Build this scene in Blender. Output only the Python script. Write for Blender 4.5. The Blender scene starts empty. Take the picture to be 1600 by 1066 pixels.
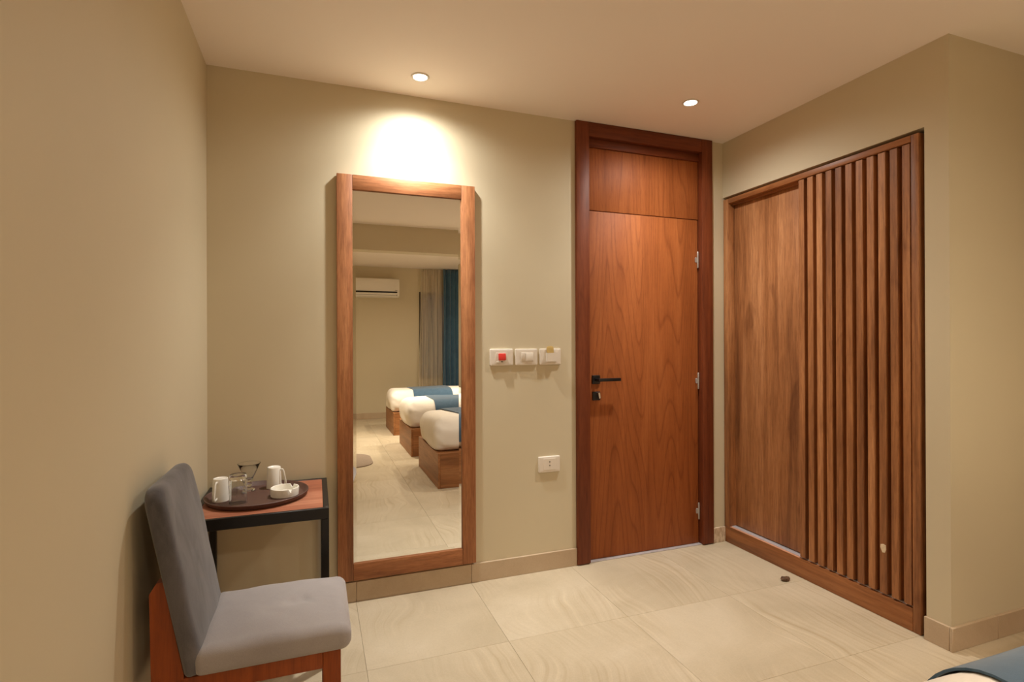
import bpy, bmesh, math, random
from mathutils import Matrix, Vector
random.seed(7)
SC = bpy.context.scene
C = SC.collection

# ------------------------------------------------------------------ camera
H_EYE, LENS_PX = 1.368, 837.27
YAW, PITCH, ROLL = 0.35084, 0.00129, -0.00381
cam_d = bpy.data.cameras.new('camera'); cam = bpy.data.objects.new('camera', cam_d); C.objects.link(cam)
cam_d.sensor_width = 36.0; cam_d.sensor_fit = 'HORIZONTAL'; cam_d.lens = LENS_PX / 1600 * 36.0
cam_d.clip_start = 0.02
fw = Vector((math.sin(YAW) * math.cos(PITCH), math.cos(YAW) * math.cos(PITCH), math.sin(PITCH)))
rt = Vector((math.cos(YAW), -math.sin(YAW), 0)); up = rt.cross(fw)
r2 = rt * math.cos(ROLL) + up * math.sin(ROLL); u2 = up * math.cos(ROLL) - rt * math.sin(ROLL)
M = Matrix((r2, u2, -fw)).transposed().to_4x4(); M.translation = (0, 0, H_EYE)
cam.matrix_world = M
SC.camera = cam

# ------------------------------------------------------------------ world, light levels, exposure
world = bpy.data.worlds.new('night'); SC.world = world; world.use_nodes = True
world.node_tree.nodes['Background'].inputs[0].default_value = (0.02, 0.03, 0.05, 1)
world.node_tree.nodes['Background'].inputs[1].default_value = 0.3
LAMP_COL = (1.0, 0.98, 0.925)            # lamps by the door
REAR_COL = (1.0, 0.87, 0.70)            # warmer unseen lamps added over the beds and walkway
SPILL_W, BEAM_W, CORE_W = 18.0, 23.0, 46.0   # each downlight: wide spill, beam and hot core
vs = SC.view_settings
vs.view_transform = 'Standard'; vs.look = 'None'; vs.exposure = 0.93; vs.gamma = 1.0; vs.use_curve_mapping = False
SC.cycles.use_denoising = True
SC.cycles.max_bounces = 10; SC.cycles.diffuse_bounces = 6; SC.cycles.glossy_bounces = 6
SC.cycles.transmission_bounces = 10; SC.cycles.transparent_max_bounces = 12
SC.cycles.sample_clamp_indirect = 4.0
SC.cycles.blur_glossy = 1.0

# ------------------------------------------------------------------ room numbers (metres)
XL, XR, YB, HC = -0.496, 2.622, 2.95, 2.72      # left wall, wardrobe wall, door wall, ceiling
YP = 1.553                                       # face of the pier beside the wardrobe
XE, YF = 3.25, -4.0                              # bed-head wall, window wall
BASE_H, BASE_T = 0.105, 0.014

# ------------------------------------------------------------------ materials
def srgb(r, g, b):
    f = lambda c: ((c / 255) / 12.92 if c / 255 <= 0.04045 else ((c / 255 + 0.055) / 1.055) ** 2.4)
    return (f(r), f(g), f(b), 1)
def new_mat(name):
    m = bpy.data.materials.new(name); m.use_nodes = True
    nt = m.node_tree; return m, nt, nt.nodes['Principled BSDF']
def N(nt, t, **kw):
    n = nt.nodes.new(t)
    for k, v in kw.items(): setattr(n, k, v)
    return n
def ramp(nt, fac, stops, interp='LINEAR'):
    r = N(nt, 'ShaderNodeValToRGB'); r.color_ramp.interpolation = interp
    e = r.color_ramp.elements
    while len(e) < len(stops): e.new(0.5)
    for i, (p, c) in enumerate(stops): e[i].position = p; e[i].color = c
    nt.links.new(fac, r.inputs[0]); return r.outputs[0]
def bump(nt, b, height, strength, dist=0.002):
    n = N(nt, 'ShaderNodeBump'); n.inputs['Strength'].default_value = strength; n.inputs['Distance'].default_value = dist
    nt.links.new(height, n.inputs['Height']); nt.links.new(n.outputs[0], b.inputs['Normal'])
def noise(nt, vec, scale, detail=4, rough=0.5, dist=0.0):
    n = N(nt, 'ShaderNodeTexNoise'); n.inputs['Scale'].default_value = scale; n.inputs['Detail'].default_value = detail
    n.inputs['Roughness'].default_value = rough; n.inputs['Distortion'].default_value = dist
    if vec is not None: nt.links.new(vec, n.inputs['Vector'])
    return n.outputs['Fac']
def coords(nt, scale=(1, 1, 1), rnd=0.0, rot=(0, 0, 0)):
    tc = N(nt, 'ShaderNodeTexCoord'); mp = N(nt, 'ShaderNodeMapping')
    mp.inputs['Scale'].default_value = scale; mp.inputs['Rotation'].default_value = rot
    nt.links.new(tc.outputs['Object'], mp.inputs['Vector'])
    if rnd:
        oi = N(nt, 'ShaderNodeObjectInfo'); mu = N(nt, 'ShaderNodeVectorMath', operation='SCALE')
        cx = N(nt, 'ShaderNodeCombineXYZ')
        for i in range(3): nt.links.new(oi.outputs['Random'], cx.inputs[i])
        nt.links.new(cx.outputs[0], mu.inputs[0]); mu.inputs['Scale'].default_value = rnd
        nt.links.new(mu.outputs[0], mp.inputs['Location'])
    return mp.outputs[0]
def mixc(nt, fac, a, b, blend='MIX'):
    n = N(nt, 'ShaderNodeMix', data_type='RGBA', blend_type=blend)
    for s, v in ((n.inputs[0], fac), (n.inputs[6], a), (n.inputs[7], b)):
        if isinstance(v, (int, float, tuple)): s.default_value = v
        else: nt.links.new(v, s)
    return n.outputs[2]
def plain(name, col, rough=0.5, metal=0.0, var=0.06, scale=8, bumpy=0.0, bscale=120, spec=0.5):
    m, nt, b = new_mat(name)
    v = coords(nt, rnd=5.0)
    n = noise(nt, v, scale, 4)
    d = tuple(c * (1 - var) for c in col[:3]) + (1,); l = tuple(min(1, c * (1 + var)) for c in col[:3]) + (1,)
    nt.links.new(ramp(nt, n, [(0.3, d), (0.7, l)]), b.inputs['Base Color'])
    b.inputs['Roughness'].default_value = rough; b.inputs['Metallic'].default_value = metal
    b.inputs['Specular IOR Level'].default_value = spec
    if bumpy: bump(nt, b, noise(nt, v, bscale, 3), bumpy)
    return m
def wood(name, dark, mid, light, axis='Z', rough=0.4, cathedral=0.0, knots=0.0, fine=1.0, rnd=7.0, spec=0.4, depth=0.75):
    """stretched grain along an axis of the object's own coordinates"""
    m, nt, b = new_mat(name)
    s = {'X': (0.06, 1, 1), 'Y': (1, 0.06, 1), 'Z': (1, 1, 0.06)}[axis]
    v = coords(nt, s, rnd)
    broad = noise(nt, v, 9, 3, 0.55, 0.6)
    grain = noise(nt, v, 70 * fine, 5, 0.65, 0.3)
    pore = noise(nt, v, 240 * fine, 2, 0.5)
    base = ramp(nt, broad, [(0.3, dark), (0.5, mid), (0.72, light)])
    g = ramp(nt, grain, [(0.32, (0.62, 0.55, 0.5, 1)), (0.6, (1.04, 1.03, 1.0, 1))])
    col = mixc(nt, depth, base, g, 'MULTIPLY')
    p = ramp(nt, pore, [(0.33, (0.7, 0.65, 0.6, 1)), (0.45, (1, 1, 1, 1))])
    col = mixc(nt, 0.5, col, p, 'MULTIPLY')
    if cathedral:
        v2 = coords(nt, {'X': (0.075, 1, 1), 'Y': (1, 0.075, 1), 'Z': (1, 1, 0.075)}[axis], rnd)
        w = N(nt, 'ShaderNodeTexNoise'); w.inputs['Scale'].default_value = 3.2; w.inputs['Detail'].default_value = 1.2
        nt.links.new(v2, w.inputs['Vector'])
        mm = N(nt, 'ShaderNodeMath', operation='MULTIPLY'); mm.inputs[1].default_value = 30
        nt.links.new(w.outputs['Fac'], mm.inputs[0])
        fr = N(nt, 'ShaderNodeMath', operation='FRACT'); nt.links.new(mm.outputs[0], fr.inputs[0])
        lines = ramp(nt, fr.outputs[0], [(0.0, (0.60, 0.50, 0.44, 1)), (0.10, (0.90, 0.87, 0.84, 1)), (0.35, (1.02, 1.01, 1.0, 1)), (0.9, (1.03, 1.02, 1.01, 1)), (1.0, (0.64, 0.55, 0.49, 1))])
        col = mixc(nt, cathedral, col, lines, 'MULTIPLY')
    if knots:
        v3 = coords(nt, {'X': (0.35, 1, 1), 'Y': (1, 0.35, 1), 'Z': (1, 1, 0.35)}[axis], rnd)
        k = noise(nt, v3, 7, 2, 0.5, 1.0)
        col = mixc(nt, knots, col, ramp(nt, k, [(0.26, (0.45, 0.36, 0.3, 1)), (0.36, (1, 1, 1, 1))]), 'MULTIPLY')
    nt.links.new(col, b.inputs['Base Color'])
    b.inputs['Roughness'].default_value = rough; b.inputs['Specular IOR Level'].default_value = spec
    bump(nt, b, grain, 0.12, 0.001)
    return m

MAT = {}
WALL = srgb(208, 196, 168)
MAT['wall'] = plain('wall_paint', WALL, 0.62, var=0.02, scale=1.5, bumpy=0.08, bscale=260, spec=0.3)
MAT['ceiling'] = plain('ceiling_paint', srgb(245, 235, 224), 0.75, var=0.012, scale=1.2, bumpy=0.04, bscale=200, spec=0.2)
MAT['wardrobe'] = wood('rustic_walnut_laminate', srgb(126, 80, 48), srgb(172, 116, 72), srgb(198, 142, 96), 'Z', 0.5, knots=0.6, fine=1.6, depth=0.9)
MAT['wardrobe_y'] = wood('rustic_walnut_laminate_lengthwise', srgb(116, 70, 38), srgb(156, 100, 58), srgb(180, 122, 76), 'Y', 0.42, knots=0.5, fine=0.8)
MAT['frame_z'] = wood('mirror_frame_walnut_upright', srgb(128, 80, 48), srgb(166, 108, 68), srgb(190, 132, 88), 'Z', 0.5, knots=0.5, fine=2.0, depth=0.9)
MAT['frame_x'] = wood('mirror_frame_walnut_rail', srgb(128, 80, 48), srgb(166, 108, 68), srgb(190, 132, 88), 'X', 0.5, knots=0.4, fine=2.0, depth=0.9)
MAT['door'] = wood('door_veneer', srgb(148, 82, 39), srgb(158, 89, 44), srgb(168, 98, 51), 'Z', 0.55, cathedral=0.62, fine=1.3, depth=0.4, spec=0.25)
MAT['casing_z'] = wood('door_casing_upright', srgb(100, 49, 26), srgb(120, 60, 32), srgb(136, 72, 40), 'Z', 0.5, cathedral=0.25, spec=0.3)
MAT['casing_x'] = wood('door_casing_head', srgb(100, 49, 26), srgb(120, 60, 32), srgb(136, 72, 40), 'X', 0.5, cathedral=0.25, spec=0.3)
MAT['chair_wood'] = wood('orange_stained_beech', srgb(128, 58, 20), srgb(146, 70, 26), srgb(160, 80, 32), 'Z', 0.38, fine=0.7)
MAT['table_wood'] = wood('table_top_laminate', srgb(142, 82, 58), srgb(160, 96, 70), srgb(184, 124, 96), 'X', 0.5, fine=0.6)
MAT['bed_wood'] = wood('bed_base_laminate', srgb(132, 86, 50), srgb(158, 106, 64), srgb(178, 126, 82), 'X', 0.45, cathedral=0.2)
MAT['bed_wood_y'] = wood('bed_base_end_laminate', srgb(132, 86, 50), srgb(158, 106, 64), srgb(178, 126, 82), 'Y', 0.45, cathedral=0.2)
MAT['black_metal'] = plain('black_powder_coat', srgb(14, 12, 12), 0.4, 0.0, 0.1, 30)
MAT['handle_black'] = plain('black_door_furniture', srgb(30, 27, 27), 0.32, 0.3, 0.08, 30)
MAT['chrome'] = plain('brushed_chrome', srgb(215, 210, 205), 0.22, 1.0, 0.05, 60)
MAT['steel'] = plain('satin_hinge_steel', srgb(188, 180, 172), 0.4, 0.6, 0.05, 60)
MAT['alu'] = plain('track_aluminium', srgb(200, 196, 200), 0.4, 0.3, 0.05, 60)
MAT['edging'] = plain('raw_edge_band', srgb(204, 150, 118), 0.5, 0, 0.1, 40)
MAT['white_plastic'] = plain('white_switch_plastic', srgb(226, 216, 202), 0.4, 0, 0.015, 20)
MAT['red_plastic'] = plain('red_rocker_plastic', srgb(214, 52, 44), 0.35, 0, 0.03, 20)
MAT['dark_hole'] = plain('dark_cavity', srgb(22, 18, 16), 0.8, 0, 0.1, 20)
MAT['card'] = plain('tan_card', srgb(206, 176, 108), 0.55, 0, 0.06, 40)
MAT['ceramic'] = plain('white_ceramic', srgb(240, 236, 226), 0.18, 0, 0.01, 10)
MAT['tray'] = plain('brown_tray_plastic', srgb(84, 56, 46), 0.55, 0, 0.08, 60, 0.1, 300)
MAT['threshold'] = plain('grey_threshold_stone', srgb(176, 168, 168), 0.5, 0, 0.1, 30)
MAT['grout'] = plain('tile_grout', srgb(204, 188, 160), 0.8, 0, 0.06, 30)
MAT['duvet'] = plain('white_cotton_duvet', srgb(236, 228, 216), 0.85, 0, 0.02, 12, 0.15, 60, 0.2)
MAT['ac_white'] = plain('air_conditioner_plastic', srgb(232, 226, 216), 0.35, 0, 0.01, 10)
MAT['window_frame'] = plain('dark_brown_window_frame', srgb(52, 42, 40), 0.4, 0.2, 0.08, 30)
MAT['chip'] = plain('brown_stone_chip', srgb(92, 66, 44), 0.7, 0, 0.3, 60, 0.5, 90)
MAT['smear'] = plain('dried_plaster_smear', srgb(216, 196, 164), 0.8, 0, 0.1, 80)
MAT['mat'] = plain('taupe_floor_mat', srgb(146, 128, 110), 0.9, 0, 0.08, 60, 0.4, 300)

def fabric(name, a, b_, weave=420, nap=5, rough=0.9, sheen=0.35, streak=(1, 1, 1)):
    m, nt, b = new_mat(name)
    v = coords(nt, rnd=3.0)
    vb = N(nt, 'ShaderNodeMapping'); vb.inputs['Scale'].default_value = streak; nt.links.new(v, vb.inputs['Vector'])
    blot = noise(nt, vb.outputs[0], nap, 5, 0.6, 0.8)
    col = ramp(nt, blot, [(0.3, a), (0.7, b_)])
    th = noise(nt, v, weave, 2)
    col = mixc(nt, 0.35, col, ramp(nt, th, [(0.3, (0.75, 0.75, 0.75, 1)), (0.7, (1.1, 1.1, 1.1, 1))]), 'MULTIPLY')
    nt.links.new(col, b.inputs['Base Color'])
    b.inputs['Roughness'].default_value = rough; b.inputs['Sheen Weight'].default_value = sheen
    b.inputs['Specular IOR Level'].default_value = 0.2
    bump(nt, b, th, 0.25, 0.001)
    return m
MAT['velvet'] = fabric('grey_velvet_back_shaded', srgb(74, 72, 76), srgb(110, 107, 111), nap=12, streak=(1, 1, 0.3))  # seat's velvet, with the upright face's darker shading put into the colour
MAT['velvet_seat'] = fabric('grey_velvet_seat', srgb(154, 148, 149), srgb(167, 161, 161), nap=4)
MAT['runner'] = fabric('blue_runner_cloth', srgb(62, 88, 110), srgb(74, 101, 123), nap=12)
MAT['blue_curtain'] = fabric('blue_curtain_cloth', srgb(60, 94, 118), srgb(72, 108, 132), nap=6)

def make_sheer():
    m, nt, b = new_mat('sheer_voile')
    out = nt.nodes['Material Output']
    v = coords(nt, (1, 0.05, 0.02)); n = noise(nt, v, 26, 3, 0.6)
    tr = N(nt, 'ShaderNodeBsdfTransparent'); tl = N(nt, 'ShaderNodeBsdfTranslucent'); df = N(nt, 'ShaderNodeBsdfDiffuse')
    tl.inputs[0].default_value = srgb(232, 222, 204); df.inputs[0].default_value = srgb(232, 222, 204)
    m1 = N(nt, 'ShaderNodeMixShader'); m1.inputs[0].default_value = 0.35
    nt.links.new(df.outputs[0], m1.inputs[1]); nt.links.new(tl.outputs[0], m1.inputs[2])
    m2 = N(nt, 'ShaderNodeMixShader')
    mr = N(nt, 'ShaderNodeMapRange'); mr.inputs[1].default_value = 0.35; mr.inputs[2].default_value = 0.68; mr.inputs[3].default_value = 0.30; mr.inputs[4].default_value = 0.68
    nt.links.new(n, mr.inputs[0]); nt.links.new(mr.outputs[0], m2.inputs[0])
    nt.links.new(tr.outputs[0], m2.inputs[1]); nt.links.new(m1.outputs[0], m2.inputs[2])
    nt.links.new(m2.outputs[0], out.inputs[0]); return m
MAT['sheer'] = make_sheer()

def make_glass(name, rough=0.0):
    m, nt, b = new_mat(name)
    b.inputs['Base Color'].default_value = (0.97, 0.98, 0.97, 1); b.inputs['Transmission Weight'].default_value = 1
    b.inputs['IOR'].default_value = 1.48; b.inputs['Roughness'].default_value = rough
    return m
MAT['glass'] = make_glass('clear_glass')
def make_pane():
    m, nt, b = new_mat('window_pane_glass')
    out = nt.nodes['Material Output']
    tr = N(nt, 'ShaderNodeBsdfTransparent'); tr.inputs[0].default_value = (0.85, 0.88, 0.9, 1)
    gl = N(nt, 'ShaderNodeBsdfGlossy'); gl.inputs['Roughness'].default_value = 0.02
    fr = N(nt, 'ShaderNodeFresnel'); fr.inputs[0].default_value = 1.5
    mx = N(nt, 'ShaderNodeMixShader'); nt.links.new(fr.outputs[0], mx.inputs[0])
    nt.links.new(tr.outputs[0], mx.inputs[1]); nt.links.new(gl.outputs[0], mx.inputs[2])
    nt.links.new(mx.outputs[0], out.inputs[0]); return m
MAT['pane'] = make_pane()
def make_mirror():
    m, nt, b = new_mat('silvered_mirror')
    b.inputs['Base Color'].default_value = (0.93, 0.94, 0.92, 1); b.inputs['Metallic'].default_value = 1
    b.inputs['Roughness'].default_value = 0.0
    return m
MAT['mirror'] = make_mirror()
def emis(name, col, strength):
    m, nt, b = new_mat(name)
    b.inputs['Base Color'].default_value = (0.9, 0.9, 0.9, 1)
    b.inputs['Emission Color'].default_value = (*col, 1); b.inputs['Emission Strength'].default_value = strength
    return m
MAT['lens'] = emis('lit_lamp_lens', (1.0, 0.93, 0.8), 14)

def make_stone(name, c0, c1, c2, veins=1.0, rnd=37.0):
    m, nt, b = new_mat(name)
    v = coords(nt, (1, 1, 1), rnd)
    cloud = noise(nt, v, 2.2, 5, 0.6, 0.5)
    col = ramp(nt, cloud, [(0.3, c0), (0.52, c1), (0.75, c2)])
    if veins:
        # sediment lines that run along the tile and swing from side to side
        sp_ = N(nt, 'ShaderNodeSeparateXYZ'); nt.links.new(v, sp_.inputs[0])
        sw = N(nt, 'ShaderNodeTexNoise'); sw.inputs['Scale'].default_value = 2.1; sw.inputs['Detail'].default_value = 1.5; sw.inputs['Roughness'].default_value = 0.4
        nt.links.new(v, sw.inputs['Vector'])
        mu = N(nt, 'ShaderNodeMath', operation='MULTIPLY_ADD'); mu.inputs[1].default_value = 0.34
        nt.links.new(sw.outputs['Fac'], mu.inputs[0]); nt.links.new(sp_.outputs[0], mu.inputs[2])
        m3 = N(nt, 'ShaderNodeMath', operation='MULTIPLY'); m3.inputs[1].default_value = 34; nt.links.new(mu.outputs[0], m3.inputs[0])
        ln = N(nt, 'ShaderNodeTexNoise', noise_dimensions='1D'); ln.inputs['Scale'].default_value = 1.0; ln.inputs['Detail'].default_value = 3.0; ln.inputs['Roughness'].default_value = 0.65
        nt.links.new(m3.outputs[0], ln.inputs['W'])
        lines = ramp(nt, ln.outputs['Fac'], [(0.30, (0.86, 0.82, 0.76, 1)), (0.45, (0.96, 0.945, 0.92, 1)), (0.58, (1.0, 1.0, 1.0, 1)), (0.70, (1.09, 1.09, 1.08, 1))])
        mask = ramp(nt, noise(nt, v, 1.7, 2, 0.5), [(0.44, (0.06, 0.06, 0.06, 1)), (0.62, (veins, veins, veins, 1))])
        mm = N(nt, 'ShaderNodeMix', data_type='RGBA', blend_type='MULTIPLY')
        nt.links.new(mask, mm.inputs[0]); nt.links.new(col, mm.inputs[6]); nt.links.new(lines, mm.inputs[7])
        col = mm.outputs[2]
    sp = noise(nt, v, 160, 3)
    col = mixc(nt, 0.5, col, ramp(nt, sp, [(0.3, (0.9, 0.9, 0.88, 1)), (0.6, (1.02, 1.02, 1.02, 1))]), 'MULTIPLY')
    nt.links.new(col, b.inputs['Base Color'])
    b.inputs['Roughness'].default_value = 0.45; b.inputs['Specular IOR Level'].default_value = 0.35
    bump(nt, b, sp, 0.05, 0.001)
    return m
MAT['tile'] = make_stone('sandstone_porcelain', srgb(184, 169, 143), srgb(195, 180, 154), srgb(204, 190, 166))
MAT['skirting'] = make_stone('skirting_porcelain', srgb(180, 157, 130), srgb(190, 168, 141), srgb(199, 179, 153), 0)
def make_splashed():
    m = make_stone('paint_splashed_skirting', srgb(180, 157, 130), srgb(190, 168, 141), srgb(199, 179, 153), 0)
    m.name = 'paint_splashed_skirting'
    nt = m.node_tree; b = nt.nodes['Principled BSDF']
    old = b.inputs['Base Color'].links[0].from_socket
    v = coords(nt, (1, 1, 0.25), 3.0)
    f = ramp(nt, noise(nt, v, 90, 4, 0.7), [(0.45, (0, 0, 0, 1)), (0.58, (0.8, 0.8, 0.8, 1))])
    nt.links.new(mixc(nt, f, old, srgb(226, 208, 184)), b.inputs['Base Color']); return m
MAT['skirting_splashed'] = make_splashed()

# ------------------------------------------------------------------ helpers
def link(o, parent=None):
    C.objects.link(o)
    if parent is not None: o.parent = parent
    return o
def tag(o, label=None, cat=None, group=None, kind=None):
    for k, v in (('label', label), ('category', cat), ('group', group), ('kind', kind)):
        if v: o[k] = v
    return o
def empty(name, loc=(0, 0, 0), rz=0.0, **kw):
    o = bpy.data.objects.new(name, None); o.empty_display_size = 0.05
    o.location = loc; o.rotation_euler = (0, 0, rz); link(o); return tag(o, **kw)
def mesh_obj(name, verts, faces, mat, parent=None, loc=(0, 0, 0), smooth=False, origin=True):
    """vertices in the parent's (or world) space; the object's origin is moved to the mesh's own centre"""
    me = bpy.data.meshes.new(name)
    if origin and verts:
        lo = [min(v[i] for v in verts) for i in range(3)]; hi = [max(v[i] for v in verts) for i in range(3)]
        c = [(lo[i] + hi[i]) / 2 for i in range(3)]
    else: c = [0, 0, 0]
    me.from_pydata([(v[0] - c[0], v[1] - c[1], v[2] - c[2]) for v in verts], [], faces)
    me.validate(); me.update()
    bm = bmesh.new(); bm.from_mesh(me); bmesh.ops.recalc_face_normals(bm, faces=bm.faces)
    bm.to_mesh(me); bm.free()
    if smooth:
        me.shade_smooth()
        if smooth != 'all': me.set_sharp_from_angle(angle=math.radians(38))
    me.materials.append(MAT[mat] if isinstance(mat, str) else mat)
    o = bpy.data.objects.new(name, me); link(o, parent)
    o.location = (c[0] + loc[0], c[1] + loc[1], c[2] + loc[2])
    return o
def boxes_vf(boxes):
    V, F = [], []
    for (x0, x1, y0, y1, z0, z1) in boxes:
        b = len(V)
        V += [(x0, y0, z0), (x1, y0, z0), (x1, y1, z0), (x0, y1, z0), (x0, y0, z1), (x1, y0, z1), (x1, y1, z1), (x0, y1, z1)]
        F += [tuple(b + i for i in f) for f in ((0, 3, 2, 1), (4, 5, 6, 7), (0, 1, 5, 4), (1, 2, 6, 5), (2, 3, 7, 6), (3, 0, 4, 7))]
    return V, F
def box(name, x0, x1, y0, y1, z0, z1, mat, parent=None, bevel=0.0, seg=2):
    bm = bmesh.new()
    V, F = boxes_vf([(x0, x1, y0, y1, z0, z1)])
    vs_ = [bm.verts.new(v) for v in V]
    for f in F: bm.faces.new([vs_[i] for i in f])
    if bevel:
        bmesh.ops.bevel(bm, geom=bm.edges[:], offset=bevel, segments=seg, affect='EDGES', profile=0.5)
    bm.verts.index_update()
    V = [tuple(v.co) for v in bm.verts]; F = [tuple(v.index for v in f.verts) for f in bm.faces]; bm.free()
    return mesh_obj(name, V, F, mat, parent, smooth=bool(bevel))
def multi(name, boxes, mat, parent=None):
    V, F = boxes_vf(boxes); return mesh_obj(name, V, F, mat, parent)
def struct(o, label=None):
    return tag(o, label, None, None, 'structure')
def rings_vf(rings, cap0=True, cap1=True, closed=False):
    n = len(rings[0]); V = [p for r in rings for p in r]; F = []
    for k in range(len(rings) - (0 if closed else 1)):
        a, b = k * n, ((k + 1) % len(rings)) * n
        for i in range(n):
            j = (i + 1) % n; F.append((a + i, a + j, b + j, b + i))
    if not closed:
        if cap0: F.append(tuple(range(n - 1, -1, -1)))
        if cap1: F.append(tuple((len(rings) - 1) * n + i for i in range(n)))
    return V, F
def lathe(name, prof, mat, parent=None, seg=40, centre=(0, 0, 0), cap=True, smooth=True):
    """profile of (radius, z) turned about the upright axis through centre"""
    rings = []
    for r, z in prof:
        rings.append([(centre[0] + r * math.cos(2 * math.pi * i / seg), centre[1] + r * math.sin(2 * math.pi * i / seg), centre[2] + z) for i in range(seg)])
    V, F = rings_vf(rings, cap, cap)
    return mesh_obj(name, V, F, mat, parent, smooth=smooth)
def sweep(name, path, sect, mat, parent=None, smooth=True, up=(0, 0, 1)):
    """a closed section (list of (a,b)) carried along a path; a lies along the side vector, b along the path's normal"""
    pts = [Vector(p) for p in path]; rings = []
    for i, p in enumerate(pts):
        t = (pts[min(i + 1, len(pts) - 1)] - pts[max(i - 1, 0)]).normalized()
        side = t.cross(Vector(up))
        side = side.normalized() if side.length > 1e-5 else Vector((1, 0, 0))
        nn = side.cross(t)
        rings.append([tuple(p + side * a + nn * b) for a, b in sect])
    V, F = rings_vf(rings); return mesh_obj(name, V, F, mat, parent, smooth=smooth)
def rrect(w, h, R, n=6, m=6):
    """closed outline of a rounded rectangle, same vertex count for every size"""
    if not isinstance(R, (tuple, list)): R = (R,) * 4
    P = []
    cs = ((1, 1, 0), (-1, 1, 90), (-1, -1, 180), (1, -1, 270))
    for k, (sx, sy, a0) in enumerate(cs):
        r = max(min(R[k], w / 2, h / 2), 1e-5)
        cx, cy = sx * (w / 2 - r), sy * (h / 2 - r)
        for i in range(n + 1):
            a = math.radians(a0 + 90 * i / n); P.append((cx + r * math.cos(a), cy + r * math.sin(a)))
        r2_ = max(min(R[(k + 1) % 4], w / 2, h / 2), 1e-5); sx2, sy2, a2 = cs[(k + 1) % 4]
        e = (sx2 * (w / 2 - r2_) + r2_ * math.cos(math.radians(a2)), sy2 * (h / 2 - r2_) + r2_ * math.sin(math.radians(a2)))
        s = P[-1]
        for i in range(1, m): P.append((s[0] + (e[0] - s[0]) * i / m, s[1] + (e[1] - s[1]) * i / m))
    return P
def slab_vf(w, h, T, R, er, nb=5, nc=6, n=6, m=6, er2=None):
    """soft slab: outline rrect in (a,b), thickness along c in 0..T, edges rounded by er (bottom er2)"""
    if not isinstance(R, (tuple, list)): R = (R,) * 4
    er2 = er if er2 is None else er2
    def out(ins, s=1.0): return rrect((w - 2 * ins) * s, (h - 2 * ins) * s, tuple(max(r - ins, 0.0005) * s for r in R), n, m)
    rings = []
    for k in range(1, nc): rings.append([(a, b, 0.0) for a, b in out(er2, 0.02 + 0.98 * k / nc)])
    for k in range(nb + 1):
        t = math.pi / 2 * k / nb; rings.append([(a, b, er2 - er2 * math.cos(t)) for a, b in out(er2 - er2 * math.sin(t))])
    for k in range(nb + 1):
        t = math.pi / 2 * k / nb; rings.append([(a, b, T - er + er * math.sin(t)) for a, b in out(er - er * math.cos(t))])
    for k in range(nc - 1, 0, -1): rings.append([(a, b, T) for a, b in out(er, 0.02 + 0.98 * k / nc)])
    return rings_vf(rings)
def slab(name, w, h, T, R, er, mat, parent=None, frame=None, deform=None, smooth='all', **kw):
    """frame: (origin, a-axis, b-axis, c-axis) to carry the slab into place"""
    V, F = slab_vf(w, h, T, R, er, **kw)
    if deform: V = [deform(*v) for v in V]
    if frame:
        o, A, B, D = (Vector(f) for f in frame)
        V = [tuple(o + A * v[0] + B * v[1] + D * v[2]) for v in V]
    return mesh_obj(name, V, F, mat, parent, smooth=smooth)
def copy_tree(o, parent=None):
    c = o.copy(); C.objects.link(c)
    if parent is not None: c.parent = parent
    for ch in list(o.children): copy_tree(ch, c)
    return c

# ================================================================== the room shell
T = 0.12
fl = struct(box('floor', XL - T, XE + T, YF - T, YB + 0.25, -0.12, -0.010, 'grout'))
xs = [XL + 0.001] + [-0.433 + 0.628 * k for k in range(6)] + [XE - 0.001]
ys = [YB + 0.03] + [2.305 - 0.622 * k for k in range(11)] + [YF + 0.001]
tile_mesh = {}
def tile_mesh_for(w, d):
    key = (round(w, 4), round(d, 4))
    if key not in tile_mesh:
        g, c = 0.0005, 0.0006
        a, b = w / 2 - g, d / 2 - g
        V = [(-a, -b, -.010), (a, -b, -.010), (a, b, -.010), (-a, b, -.010), (-a, -b, -c), (a, -b, -c), (a, b, -c), (-a, b, -c),
             (-a + c, -b + c, 0), (a - c, -b + c, 0), (a - c, b - c, 0), (-a + c, b - c, 0)]
        F = []
        for k in (0, 4):
            for i in range(4): F.append((k + i, k + (i + 1) % 4, k + 4 + (i + 1) % 4, k + 4 + i))
        F.append((8, 9, 10, 11))
        me = bpy.data.meshes.new('floor_tile'); me.from_pydata(V, [], F); me.update(); me.materials.append(MAT['tile'])
        tile_mesh[key] = me
    return tile_mesh[key]
for j in range(len(ys) - 1):
    for i in range(len(xs) - 1):
        x0, x1, y1, y0 = xs[i], xs[i + 1], ys[j], ys[j + 1]
        if x0 > XR + 0.3 and y0 > YP + 0.2: continue
        o = bpy.data.objects.new('floor_tile', tile_mesh_for(x1 - x0, y1 - y0)); link(o, fl)
        o.matrix_parent_inverse = fl.matrix_basis.inverted()
        o.location = ((x0 + x1) / 2, (y0 + y1) / 2, 0)

struct(box('ceiling', XL - T, XE + T, YF - T, YB + 0.25, HC, HC + 0.12, 'ceiling'))
struct(box('wall_left', XL - T, XL, YF - T, YB + 0.25, -0.02, HC, 'wall'))
# door wall: left part, narrow strip right of the door, back of the niche behind the door
DX0, DX1 = 1.515, 2.497
struct(multi('wall_back', [(XL, DX0, YB, YB + 0.16, -0.02, HC), (DX1, XE, YB, YB + 0.16, -0.02, HC)], 'wall'))
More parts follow.
